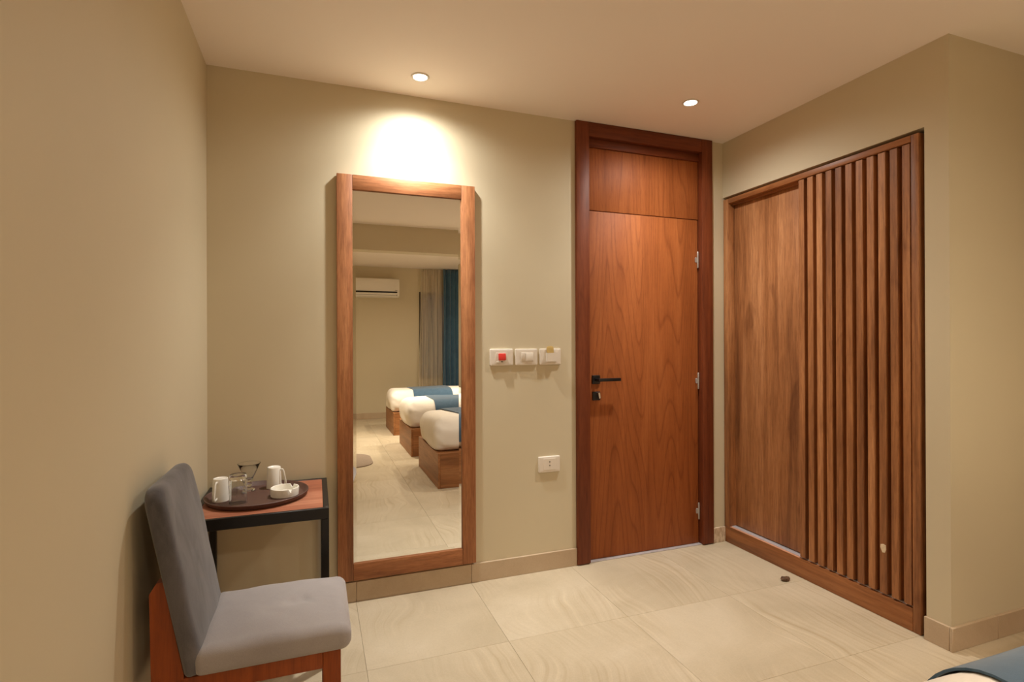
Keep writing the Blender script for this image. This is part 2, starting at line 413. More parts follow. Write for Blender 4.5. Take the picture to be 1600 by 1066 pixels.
# wardrobe wall: header over the opening and the pier at its end (continues behind the bed heads)
WY0, WY1, WZ = 1.655, YB, 2.346
struct(multi('wall_right', [(XR, XR + 0.10, WY0, YB, WZ, HC), (XR, XE, YP, WY0, -0.02, HC)], 'wall'))
struct(box('wall_bedhead', XE, XE + T, YF - T, YB + 0.16, -0.02, HC, 'wall'))
WX0, WX1, WZ0, WZ1 = 1.79, 3.05, 0.69, 2.295
struct(multi('wall_front', [(XL, WX0, YF - T, YF, -0.02, HC), (WX1, XE, YF - T, YF, -0.02, HC),
                            (WX0, WX1, YF - T, YF, -0.02, WZ0), (WX0, WX1, YF - T, YF, WZ1, HC)], 'wall'))
struct(box('trim_1', XL, XE, -0.64, -0.46, 2.426, HC, 'wall'), 'beige painted ceiling beam crossing the room')

# window in the far wall
w1 = struct(empty('window_1', ((WX0 + WX1) / 2, YF - 0.06, WZ0)), 'dark framed window behind the curtains')
def wpart(n, *a, mat='window_frame', par=w1, bevel=0.004):
    o = box(n, *a, mat, None, bevel); o.parent = par
    o.matrix_parent_inverse = Matrix.Translation(-(Vector(par.location)))
    return o
fy0, fy1 = YF - 0.09, YF - 0.01
wpart('frame_stile', WX0, WX0 + 0.06, fy0, fy1, WZ0, WZ1); wpart('frame_stile', WX1 - 0.06, WX1, fy0, fy1, WZ0, WZ1)
wpart('frame_rail', WX0 + 0.06, WX1 - 0.06, fy0, fy1, WZ1 - 0.06, WZ1); wpart('frame_rail', WX0 + 0.06, WX1 - 0.06, fy0, fy1, WZ0, WZ0 + 0.06)
mid = (WX0 + WX1) / 2
wpart('mullion', mid - 0.03, mid + 0.03, fy0, fy1, WZ0 + 0.06, WZ1 - 0.06)
for a, b in ((WX0 + 0.06, mid - 0.03), (mid + 0.03, WX1 - 0.06)):
    wpart('pane', a, b, YF - 0.056, YF - 0.050, WZ0 + 0.06, WZ1 - 0.06, mat='pane', bevel=0)

# skirting: each piece of tile is a part
def skirting(name, pieces):
    e = struct(empty(name, (pieces[0][0], pieces[0][2], 0)))
    for pc in pieces:
        m = pc[6] if len(pc) > 6 else 'skirting'
        o = box('skirting_tile', *pc[:6], m, None, 0.0015, 1); o.parent = e
        o.matrix_parent_inverse = Matrix.Translation(-Vector(e.location))
def run(a, b, step, first=None):
    cuts = [a]; x = a + (first or step)
    while x < b - 0.02: cuts.append(x); x += step
    cuts.append(b); return list(zip(cuts[:-1], cuts[1:]))
G = 0.0008
skirting('baseboard_back', [(a + G, b - G, YB - BASE_T, YB, 0, BASE_H) for a, b in ((XL + BASE_T, 0.197), (0.197, 0.825), (0.825, 1.494))] +
         [(2.514, XR - 0.001, YB - BASE_T, YB, 0, BASE_H - 0.004, 'skirting_splashed')])
skirting('baseboard_left', [(XL, XL + BASE_T, a + G, b - G, 0, BASE_H) for a, b in run(YF + BASE_T, YB, 0.62)])
skirting('baseboard_right', [(XR - BASE_T, XR, YP + 0.001, WY0 + 0.003, 0, BASE_H), (XR - BASE_T, XR + 0.30, YP - BASE_T, YP, 0, BASE_H),
                             (XR + 0.302, XE - BASE_T - 0.001, YP - BASE_T, YP, 0, BASE_H)])
skirting('baseboard_front', [(a + G, b - G, YF, YF + BASE_T, 0, BASE_H) for a, b in run(XL + BASE_T, XE - BASE_T - 0.001, 0.62)])

skirting('baseboard_bedhead', [(XE - BASE_T, XE, a + G, b - G, 0, BASE_H) for a, b in run(YF + BASE_T, YP - BASE_T - 0.001, 0.62)])

# ------------------------------------------------------------------ the entrance door
d1 = struct(empty('door_1', (2.0, YB, 0)), 'reddish brown veneered entrance door with black lever handle')
def dpart(n, *a, mat='casing_z', bevel=0.002, par=None):
    par = par or d1
    o = box(n, *a, mat, None, bevel); o.parent = par
    o.matrix_parent_inverse = par.matrix_world.inverted() if par is d1 else Matrix.Translation(-Vector(par_world(par)))
    return o
def par_world(o):
    bpy.context.view_layer.update(); return o.matrix_world.translation
def adopt(o, par):
    """parent while keeping the world place"""
    bpy.context.view_layer.update()
    o.parent = par; o.matrix_parent_inverse = par.matrix_world.inverted(); return o
bpy.context.view_layer.update()
CF = 2.925                                             # casing front
adopt(box('casing_post', 1.494, 1.581, CF, YB + 0.02, 0.006, HC - 0.001, 'casing_z', None, 0.003), d1)
adopt(box('casing_post', 2.429, 2.515, CF, YB + 0.02, 0.006, HC - 0.001, 'casing_z', None, 0.003), d1)
adopt(box('casing_head', 1.581, 2.429, CF + 0.001, YB + 0.02, 2.632, HC - 0.001, 'casing_x', None, 0.002), d1)
adopt(box('jamb', DX0 + 0.001, 1.574, YB + 0.021, YB + 0.15, 0, HC - 0.001, 'casing_z'), d1)
adopt(box('jamb', 2.432, DX1 - 0.001, YB + 0.0205, YB + 0.15, 0, HC - 0.001, 'casing_z'), d1)
adopt(box('jamb_head', 1.574, 2.432, YB + 0.0205, YB + 0.15, 2.634, HC - 0.001, 'casing_x'), d1)
adopt(box('stop_rail', 1.576, 2.430, 2.958, 3.03, 2.578, 2.633, 'casing_x', None, 0.004), d1)
LF = 2.970                                             # leaf front
adopt(box('transom_panel', 1.577, 2.429, LF, LF + 0.04, 2.188, 2.577, 'door', None, 0.0015), d1)
adopt(box('threshold', 1.575, 2.431, 2.942, 3.06, 0.0005, 0.004, 'threshold'), d1)
leaf = adopt(box('door_leaf', 1.577, 2.424, LF, LF + 0.042, 0.007, 2.183, 'door', None, 0.0015), d1)
adopt(slab('handle_rosette', 0.054, 0.054, 0.010, 0.003, 0.002, 'handle_black', None, ((1.643, LF, 1.129), (1, 0, 0), (0, 0, 1), (0, -1, 0)), n=3, m=2, smooth=True), leaf)
adopt(lathe('handle_neck', [(0.010, 0.008), (0.010, 0.045)], 'handle_black', None, 20), leaf)
bpy.data.objects['handle_neck'].rotation_euler = (math.pi / 2, 0, 0)
bpy.data.objects['handle_neck'].location = (1.643, LF - 0.026, 1.129)
adopt(box('lever', 1.633, 1.790, LF - 0.060, LF - 0.046, 1.119, 1.139, 'handle_black', None, 0.002), leaf)
bpy.context.view_layer.update()
adopt(slab('lock_rosette', 0.054, 0.054, 0.009, 0.003, 0.002, 'handle_black', None, ((1.645, LF, 1.027), (1, 0, 0), (0, 0, 1), (0, -1, 0)), n=3, m=2, smooth=True), leaf)
adopt(slab('thumb_turn', 0.016, 0.040, 0.024, 0.007, 0.004, 'chrome', None, ((1.655, LF - 0.008, 1.031), (0.98, 0, 0.17), (-0.17, 0, 0.98), (0, -1, 0)), n=4, m=3), leaf)
for z in (1.915, 1.100, 0.222):                        # three knuckle hinges in the right-hand reveal
    h = lathe('hinge', [(0.0045, -0.055), (0.0055, -0.053), (0.0055, -0.0185), (0.0048, -0.018), (0.0055, -0.0175), (0.0055, 0.0175), (0.0048, 0.018), (0.0055, 0.0185), (0.0055, 0.053), (0.0045, 0.055)],
              'steel', None, 16, (2.4225, LF - 0.006, z))
    adopt(h, leaf)
    adopt(slab('hinge_plate', 0.018, 0.036, 0.003, 0.010, 0.001, 'steel', None, ((2.411, LF - 0.0005, z), (1, 0, 0), (0, 0, 1), (0, -1, 0)), n=4, m=2), leaf)

# ================================================================== lamps
def downlight(x, y, label, level=1.0, col=LAMP_COL, beam=1.0):
    e = empty('downlight', (x, y, HC), label=label, cat='ceiling light', group='recessed ceiling downlights')
    lathe('trim_ring', [(0.034, -0.0005), (0.046, -0.0005), (0.047, -0.002), (0.045, -0.005), (0.037, -0.006), (0.034, -0.004)], 'white_plastic', e, 40, cap=False)
    lathe('lens', [(0.0345, -0.0008), (0.0345, -0.0030), (0.018, -0.0036), (0.001, -0.0038)], 'lens', e, 32)
    def lamp(name, power, deg, blend, rad):
        d = bpy.data.lights.new(name, 'SPOT'); d.energy = power; d.color = col
        d.spot_size = math.radians(deg); d.spot_blend = blend; d.shadow_soft_size = rad
        o = bpy.data.objects.new(name, d); link(o, e); o.location = (0, 0, -0.045)
    lamp('lamp_spill', SPILL_W * level, 168, 1.0, 0.026); lamp('lamp_beam', BEAM_W * level * beam, 110, 1.0, 0.026); lamp('lamp_core', CORE_W * level * beam, 62, 1.0, 0.026)
    return e
downlight(0.503, 2.721, 'recessed white downlight in the ceiling above the mirror')
downlight(1.996, 2.498, 'recessed white downlight in the ceiling before the door', 1.0, LAMP_COL, 0.9)
downlight(2.15, 0.45, 'unseen downlight added as fill over the bed nearest the wardrobe', 1.1, REAR_COL, 0.8)  # unseen lamp, added for weak ambient light
downlight(0.75, -1.55, 'unseen downlight added as fill behind the beam over the walkway', 2.2, REAR_COL)  # this and the next lamp are unseen, added to raise the ambient light
downlight(2.25, -1.55, 'unseen downlight added as fill behind the beam over the middle bed', 2.2, REAR_COL)

# ================================================================== the wardrobe
wd = empty('wardrobe', (XR, 2.3, 0), label='built-in walnut wardrobe with slatted sliding door beside the entrance door', cat='wardrobe')
bpy.context.view_layer.update()
FX = XR                                               # front plane of the frame
Y0, Y1, ZT = 1.680, 2.946, 2.330
def wpt(*a, **k): return adopt(box(*a, **k), wd)
wpt('kickboard', FX, FX + 0.06, Y0 + 0.036, Y1, 0.001, 0.108, mat='wardrobe_y', bevel=0.002)
wpt('frame_stile', FX, FX + 0.09, Y0, Y0 + 0.035, 0.001, ZT, mat='wardrobe', bevel=0.002)
wpt('frame_stile', FX, FX + 0.09, Y1 - 0.045, Y1, 0.109, ZT, mat='wardrobe', bevel=0.002)
wpt('frame_rail', FX, FX + 0.09, Y0 + 0.036, Y1 - 0.046, ZT - 0.032, ZT, mat='wardrobe_y', bevel=0.002)
wpt('carcass_back', FX + 0.50, FX + 0.52, Y0, Y1, 0.001, ZT, mat='wardrobe')
wpt('carcass_side', FX + 0.091, FX + 0.499, Y0, Y0 + 0.018, 0.001, ZT, mat='wardrobe')
wpt('carcass_side', FX + 0.091, FX + 0.499, Y1 - 0.018, Y1, 0.001, ZT, mat='wardrobe')
wpt('carcass_top', FX + 0.091, FX + 0.499, Y0 + 0.019, Y1 - 0.019, ZT - 0.018, ZT, mat='wardrobe')
# plain sliding door at the back
plain_door = wpt('sliding_door', FX + 0.056, FX + 0.072, 2.20, Y1 - 0.044, 0.116, ZT - 0.033, mat='wardrobe', bevel=0.001)
wpt('track', FX + 0.019, FX + 0.0545, Y0 + 0.04, Y1 - 0.046, 0.1085, 0.1135, mat='alu', bevel=0.001)
wpt('track_edging', FX + 0.003, FX + 0.0185, 2.346, Y1 - 0.046, 0.1085, 0.1115, mat='edging', bevel=0.0008)
wpt('top_track', FX + 0.030, FX + 0.0505, 2.36, Y1 - 0.046, ZT - 0.045, ZT - 0.0325, mat='wardrobe_y')
# slatted sliding door in front
sl_door = wpt('slatted_door', FX + 0.036, FX + 0.050, Y0 + 0.036, 2.343, 0.117, ZT - 0.034, mat='wardrobe', bevel=0.001)
slat_me = None
for k in range(11):
    yc = 2.3225 - 0.0583 * k
    if slat_me is None:
        s = adopt(box('slat', FX + 0.003, FX + 0.0365, yc - 0.018, yc + 0.018, 0.119, ZT - 0.036, 'wardrobe', None, 0.0015, 1), sl_door); slat_me = s
    else:
        s = slat_me.copy(); C.objects.link(s); s.location = (slat_me.location.x, slat_me.location.y - 0.0583 * k, slat_me.location.z)
bpy.context.view_layer.update()
# dried plaster on one slat
V = [(0, 0, 0.018), (0, 0.012, 0.022), (0, 0.026, 0.016), (0, 0.028, 0.002), (0, 0.017, -0.022), (0, 0.004, -0.020), (0, -0.002, -0.002)]
V2 = [(FX + 0.0031, 1.843 + y, 0.342 + z) for _, y, z in V] + [(FX + 0.0018, 1.843 + y * 0.9 + 0.001, 0.342 + z * 0.9) for _, y, z in V]
F = [tuple(range(7)), tuple(range(13, 6, -1))] + [(i, (i + 1) % 7, 7 + (i + 1) % 7, 7 + i) for i in range(7)]
o = adopt(mesh_obj('plaster_smear', V2, F, 'smear'), wd); o['label'] = 'pale dried plaster smear on a slat'

# ================================================================== the mirror
mr = empty('wall_mirror', (0.475, YB, 0.115), label='tall wall mirror in a wide walnut frame', cat='mirror')
bpy.context.view_layer.update()
MF = 2.920                                            # frame front
mx0, mx1, mz0, mz1, fwid = 0.103, 0.848, 0.118, 2.248, 0.0785
adopt(box('frame_stile', mx0, mx0 + fwid, MF, YB - 0.003, mz0, mz1, 'frame_z', None, 0.002), mr)
adopt(box('frame_stile', mx1 - fwid, mx1, MF, YB - 0.003, mz0, mz1, 'frame_z', None, 0.002), mr)
adopt(box('frame_rail', mx0 + fwid + 0.0005, mx1 - fwid - 0.0005, MF, YB - 0.003, mz1 - 0.078, mz1, 'frame_x', None, 0.002), mr)
adopt(box('frame_rail', mx0 + fwid + 0.0005, mx1 - fwid - 0.0005, MF, YB - 0.003, mz0, mz0 + 0.088, 'frame_x', None, 0.002), mr)
gx0, gx1, gz0, gz1 = mx0 + fwid + 0.0008, mx1 - fwid - 0.0008, mz0 + 0.0885, mz1 - 0.0785
bw, gy = 0.016, MF + 0.010                            # bevelled glass edge
V = [(gx0, gy + 0.0012, gz0), (gx1, gy + 0.0012, gz0), (gx1, gy + 0.0012, gz1), (gx0, gy + 0.0012, gz1),
     (gx0 + bw, gy, gz0 + bw), (gx1 - bw, gy, gz0 + bw), (gx1 - bw, gy, gz1 - bw), (gx0 + bw, gy, gz1 - bw),
     (gx0, gy + 0.006, gz0), (gx1, gy + 0.006, gz0), (gx1, gy + 0.006, gz1), (gx0, gy + 0.006, gz1)]
F = [(4, 5, 6, 7), (0, 1, 5, 4), (1, 2, 6, 5), (2, 3, 7, 6), (3, 0, 4, 7), (8, 9, 1, 0), (9, 10, 2, 1), (10, 11, 3, 2), (11, 8, 0, 3), (8, 11, 10, 9)]
adopt(mesh_obj('mirror_glass', V, F, 'mirror'), mr)

# ================================================================== switches and socket
def plate(name, x0, x1, z0, z1, label, cat, group):
    e = empty(name, ((x0 + x1) / 2, YB, z0), label=label, cat=cat, group=group)
    bpy.context.view_layer.update()
    adopt(slab('plate', x1 - x0, z1 - z0, 0.013, 0.006, 0.004, 'white_plastic', None,
               (((x0 + x1) / 2, YB, (z0 + z1) / 2), (1, 0, 0), (0, 0, 1), (0, -1, 0)), n=4, m=2, nb=3, nc=3, er2=0.0005), e)
    return e
PF = YB - 0.013
e = plate('switch_plate', 0.941, 1.082, 1.229, 1.326, 'white wall plate with a red rocker switch, nearest the mirror', 'light switch', 'wall plates by the door')
adopt(box('bezel', 0.976, 1.046, PF - 0.001, PF + 0.001, 1.249, 1.303, 'white_plastic', None, 0.0008, 1), e)
o = adopt(box('rocker', 0.991, 1.034, PF - 0.010, PF, 1.260, 1.300, 'red_plastic', None, 0.002), e); o['label'] = 'red rocker'
o.rotation_euler = (math.radians(-5), 0, 0)
adopt(box('label_window', 0.978, 0.996, PF - 0.002, PF - 0.0005, 1.248, 1.254, 'ceramic', None, 0.0005, 1), e)
adopt(box('indicator', 1.008, 1.016, PF - 0.002, PF - 0.0005, 1.249, 1.255, 'dark_hole'), e)
e = plate('switch_plate', 1.097, 1.236, 1.229, 1.325, 'white double rocker switch, middle of the three wall plates', 'light switch', 'wall plates by the door')
for a, b, t in ((1.131, 1.157, 4), (1.159, 1.208, -3)):
    o = adopt(box('rocker', a, b, PF - 0.005, PF + 0.001, 1.254, 1.303, 'white_plastic', None, 0.0015), e); o.rotation_euler = (math.radians(t), 0, 0)
e = plate('card_holder', 1.251, 1.389, 1.229, 1.325, 'white key card holder plate nearest the door', 'key card holder', 'wall plates by the door')
V, F = boxes_vf([(1.290, 1.358, PF - 0.018, PF - 0.014, 1.249, 1.300), (1.290, 1.295, PF - 0.014, PF, 1.249, 1.300), (1.353, 1.358, PF - 0.014, PF, 1.249, 1.300), (1.295, 1.353, PF - 0.014, PF, 1.249, 1.253)])
adopt(mesh_obj('pocket', V, F, 'white_plastic'), e)
adopt(box('slot', 1.2955, 1.3525, PF - 0.0135, PF - 0.0005, 1.2535, 1.290, 'dark_hole'), e)
kc = tag(slab('key_card', 0.046, 0.066, 0.002, (0.016, 0.014, 0.003, 0.003), 0.0006, 'card', None, ((1.316, PF - 0.006, 1.3085), (0.99, 0, 0.1), (-0.1, 0, 0.99), (0, -1, 0)), n=6, m=2, nb=2, nc=2),
         'tan key card sticking up out of the wall card holder', 'key card')
e = plate('wall_socket', 1.242, 1.381, 0.585, 0.680, 'white wall power socket low down beside the door casing', 'power socket', None)
adopt(box('insert', 1.274, 1.349, PF - 0.0015, PF + 0.001, 0.600, 0.668, 'white_plastic', None, 0.0008, 1), e)
for z in (0.648, 0.626):
    h = lathe('pin_hole', [(0.0035, -0.001), (0.0035, 0.001)], 'dark_hole', None, 14)
    h.rotation_euler = (math.pi / 2, 0, 0); h.location = (1.312, PF - 0.0015, z); adopt(h, e)

# ================================================================== the side table and what stands on it
tx0, tx1, ty0, ty1, tz = -0.482, 0.050, 2.393, 2.932, 0.670
tb = empty('side_table', ((tx0 + tx1) / 2, (ty0 + ty1) / 2, 0), label='square side table with black metal frame and reddish wood top in the corner', cat='table')
bpy.context.view_layer.update()
q = 0.030
adopt(box('table_top', tx0 + q * 0.8, tx1 - q * 0.8, ty0 + q * 0.6, ty1 - q * 0.8, tz - 0.016, tz - 0.0005, 'table_wood', None, 0.001, 1), tb)
adopt(box('frame_rail', tx0, tx1, ty0, ty0 + q * 0.6 - 0.0005, tz - 0.046, tz, 'black_metal', None, 0.0015, 1), tb)
adopt(box('frame_rail', tx0, tx1, ty1 - q * 0.8 + 0.0005, ty1, tz - 0.046, tz, 'black_metal', None, 0.0015, 1), tb)
adopt(box('frame_rail', tx0, tx0 + q * 0.8 - 0.0005, ty0 + q * 0.6, ty1 - q * 0.8, tz - 0.046, tz, 'black_metal', None, 0.0015, 1), tb)
adopt(box('frame_rail', tx1 - q * 0.8 + 0.0005, tx1, ty0 + q * 0.6, ty1 - q * 0.8, tz - 0.046, tz, 'black_metal', None, 0.0015, 1), tb)
for lx in (tx0, tx1 - q):
    for ly in (ty0, ty1 - q):
        lg = adopt(box('leg', lx, lx + q, ly, ly + q, 0.012, tz - 0.046, 'black_metal', None, 0.0015, 1), tb)
        bpy.context.view_layer.update()
        adopt(lathe('foot', [(0.021, 0.0), (0.024, 0.003), (0.022, 0.009), (0.010, 0.012)], 'black_metal', None, 20, (lx + q / 2, ly + q / 2, 0)), lg)
# tray
TC = (-0.248, 2.668)
tag(lathe('serving_tray', [(0.001, 0.004), (0.19, 0.004), (0.196, 0.006), (0.206, 0.020), (0.212, 0.0235), (0.2145, 0.022), (0.214, 0.019), (0.203, 0.002), (0.196, 0.0), (0.001, 0.0)][::-1],
          'tray', None, 72, (TC[0], TC[1], tz + 0.0005)), 'round brown serving tray with a raised rim on the side table', 'tray')
tz2 = tz + 0.0047
def mug(x, y, ang, label, hr=1.0):
    """cup turned upside down: closed base uppermost, strap handle"""
    e = empty('mug', (x, y, tz2), ang, label=label, cat='mug', group='white cups upside down on the tray')
    h = 0.100
    lathe('cup', [(0.0295, 0.004), (0.0315, 0.0), (0.0338, 0.001), (0.0335, 0.012), (0.0300, h - 0.006), (0.0285, h - 0.001), (0.026, h), (0.0235, h - 0.001), (0.022, h - 0.003), (0.001, h - 0.003)], 'ceramic', e, 40, cap=True)
    pts = [(0.031, 0.0, 0.086), (0.040, 0, 0.087), (0.046, 0, 0.080), (0.052, 0, 0.055), (0.057, 0, 0.030), (0.056, 0, 0.018), (0.048, 0, 0.013), (0.032, 0, 0.017)]
    P = []
    for i in range(len(pts) - 1):
        p0, p1, p2, p3 = (Vector(pts[max(0, min(len(pts) - 1, i + k))]) for k in (-1, 0, 1, 2))
        for s in range(5):
            t = s / 5; P.append(0.5 * ((2 * p1) + (p2 - p0) * t + (2 * p0 - 5 * p1 + 4 * p2 - p3) * t * t + (3 * p1 - p0 - 3 * p2 + p3) * t ** 3))
    P.append(Vector(pts[-1]))
    sect = [(0.0055 * math.cos(2 * math.pi * i / 10), 0.003 * math.sin(2 * math.pi * i / 10)) for i in range(10)]
    sweep('handle', P, sect, 'ceramic', e, up=(0, 1, 0.0))
    return e
mug(-0.395, 2.650, math.radians(-106), 'white cup upside down on the tray, left of the glass tumbler')
mug(-0.190, 2.800, math.radians(-25), 'white cup upside down at the back of the tray behind the ashtray')
# tumbler, upside down
tum = lathe('glass_tumbler', [(0.001, 0.104), (0.024, 0.104), (0.0290, 0.100), (0.0310, 0.088), (0.0330, 0.001), (0.0346, 0.0), (0.0356, 0.001), (0.0350, 0.110), (0.0338, 0.121), (0.0315, 0.124), (0.001, 0.124)], 'glass', None, 48, (-0.318, 2.590, tz2), cap=True)
tag(tum, 'clear glass tumbler upside down on the tray in front of the dessert glass', 'glass')
cup = lathe('dessert_glass', [(r * 0.9, z * 1.25) for r, z in [(0.001, 0.0), (0.029, 0.0), (0.0305, 0.002), (0.026, 0.006), (0.010, 0.011), (0.0075, 0.015), (0.013, 0.022), (0.0125, 0.028), (0.0075, 0.033), (0.010, 0.038), (0.022, 0.050), (0.040, 0.078), (0.054, 0.100), (0.0555, 0.1015),
                              (0.0545, 0.1025), (0.052, 0.1015), (0.038, 0.0795), (0.020, 0.053), (0.008, 0.042), (0.001, 0.040)]], 'glass', None, 48, (-0.296, 2.785, tz2), cap=True)
tag(cup, 'clear stemmed dessert glass with a flared cone bowl at the back of the tray', 'glass')
# ashtray with rests
def ashtray(x, y):
    seg = 96; prof = [(0.001, 0.0), (0.056, 0.0), (0.059, 0.003), (0.061, 0.034), (0.0600, 0.0375), (0.0575, 0.0385), (0.0550, 0.0370), (0.0535, 0.012), (0.048, 0.009), (0.001, 0.009)]
    rings = []
    for r, z in prof:
        ring = []
        for i in range(seg):
            a = 2 * math.pi * i / seg; zz = z
            if z > 0.02:
                for c in (-62, 58, 178):
                    d = abs((math.degrees(a) - c + 180) % 360 - 180)
                    if d < 7: zz = z - 0.014 * min(1, (7 - d) / 2.5)
            ring.append((x + r * math.cos(a), y + r * math.sin(a), tz2 + zz))
        rings.append(ring)
    V, F = rings_vf(rings); return mesh_obj('ashtray', V, F, 'ceramic', None, smooth=True)
tag(ashtray(-0.135, 2.640), 'round white ceramic ashtray with notched rim at the front of the tray', 'ashtray')

# ================================================================== the chair
ch = empty('dining_chair', (-0.17, 1.985, 0), label='grey velvet chair with orange brown wooden frame beside the side table', cat='chair')
bpy.context.view_layer.update()
def seat_def(a, b, c):
    top = max(0.0, (c - 0.03) / 0.052)
    rr = (a / 0.235) ** 2 + (b / 0.215) ** 2
    c2 = c + 0.014 * top * max(0, 1 - rr) - 0.006 * top * max(0, a / 0.23) ** 3
    d = ((a - 0.045) / 0.040) ** 2 + ((b - 0.005) / 0.030) ** 2
    c2 -= 0.013 * top * math.exp(-d) + 0.006 * top * math.exp(-((a * 0.85 + b * 0.5 - 0.075) / 0.010) ** 2 - ((b * 0.85 - a * 0.5 + 0.03) / 0.045) ** 2)
    c2 += 0.0012 * math.sin(a * 40 + b * 23) * top
    return (a, b, c2)
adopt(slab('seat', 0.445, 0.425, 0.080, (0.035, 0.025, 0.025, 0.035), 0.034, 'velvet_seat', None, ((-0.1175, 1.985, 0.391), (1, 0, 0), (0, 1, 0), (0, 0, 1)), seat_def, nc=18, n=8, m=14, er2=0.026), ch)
rec = math.radians(11.0)
def back_def(a, b, c):
    top = max(0.0, (c - 0.02) / 0.03)
    rr = max(0, 1 - (a / 0.21) ** 2) * max(0, 1 - (b / 0.29) ** 2)
    return (a, b, c + 0.010 * top * rr + 0.0015 * math.sin(a * 30 + 2 * math.sin(b * 14)) * top)
# a along the width (+Y), b up the recline, c towards the sitter
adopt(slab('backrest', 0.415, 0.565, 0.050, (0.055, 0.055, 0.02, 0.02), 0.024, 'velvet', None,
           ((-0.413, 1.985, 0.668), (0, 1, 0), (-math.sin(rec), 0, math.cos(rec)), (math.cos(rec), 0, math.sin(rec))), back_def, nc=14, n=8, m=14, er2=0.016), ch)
def prism(name, poly, y0, y1, mat):
    n = len(poly); V = [(x, y0, z) for x, z in poly] + [(x, y1, z) for x, z in poly]
    F = [tuple(range(n)), tuple(range(2 * n - 1, n - 1, -1))] + [(i, (i + 1) % n, n + (i + 1) % n, n + i) for i in range(n)]
    return mesh_obj(name, V, F, mat)
for ya, yb in ((1.795, 1.832), (2.138, 2.175)):
    adopt(prism('rear_leg', [(-0.430, 0.0), (-0.375, 0.0), (-0.364, 0.40), (-0.416, 0.678), (-0.432, 0.678), (-0.450, 0.648), (-0.446, 0.40)], ya, yb, 'chair_wood'), ch)
    adopt(box('front_leg', 0.018, 0.072, ya, yb, 0.0, 0.3905, 'chair_wood', None, 0.003), ch)
    adopt(box('side_rail', -0.384, 0.0178, ya, yb, 0.338, 0.3905, 'chair_wood', None, 0.003), ch)
adopt(box('front_rail', 0.030, 0.060, 1.8325, 2.1375, 0.338, 0.3900, 'chair_wood', None, 0.003), ch)
adopt(box('back_rail', -0.428, -0.392, 1.8325, 2.1375, 0.338, 0.392, 'chair_wood', None, 0.003), ch)

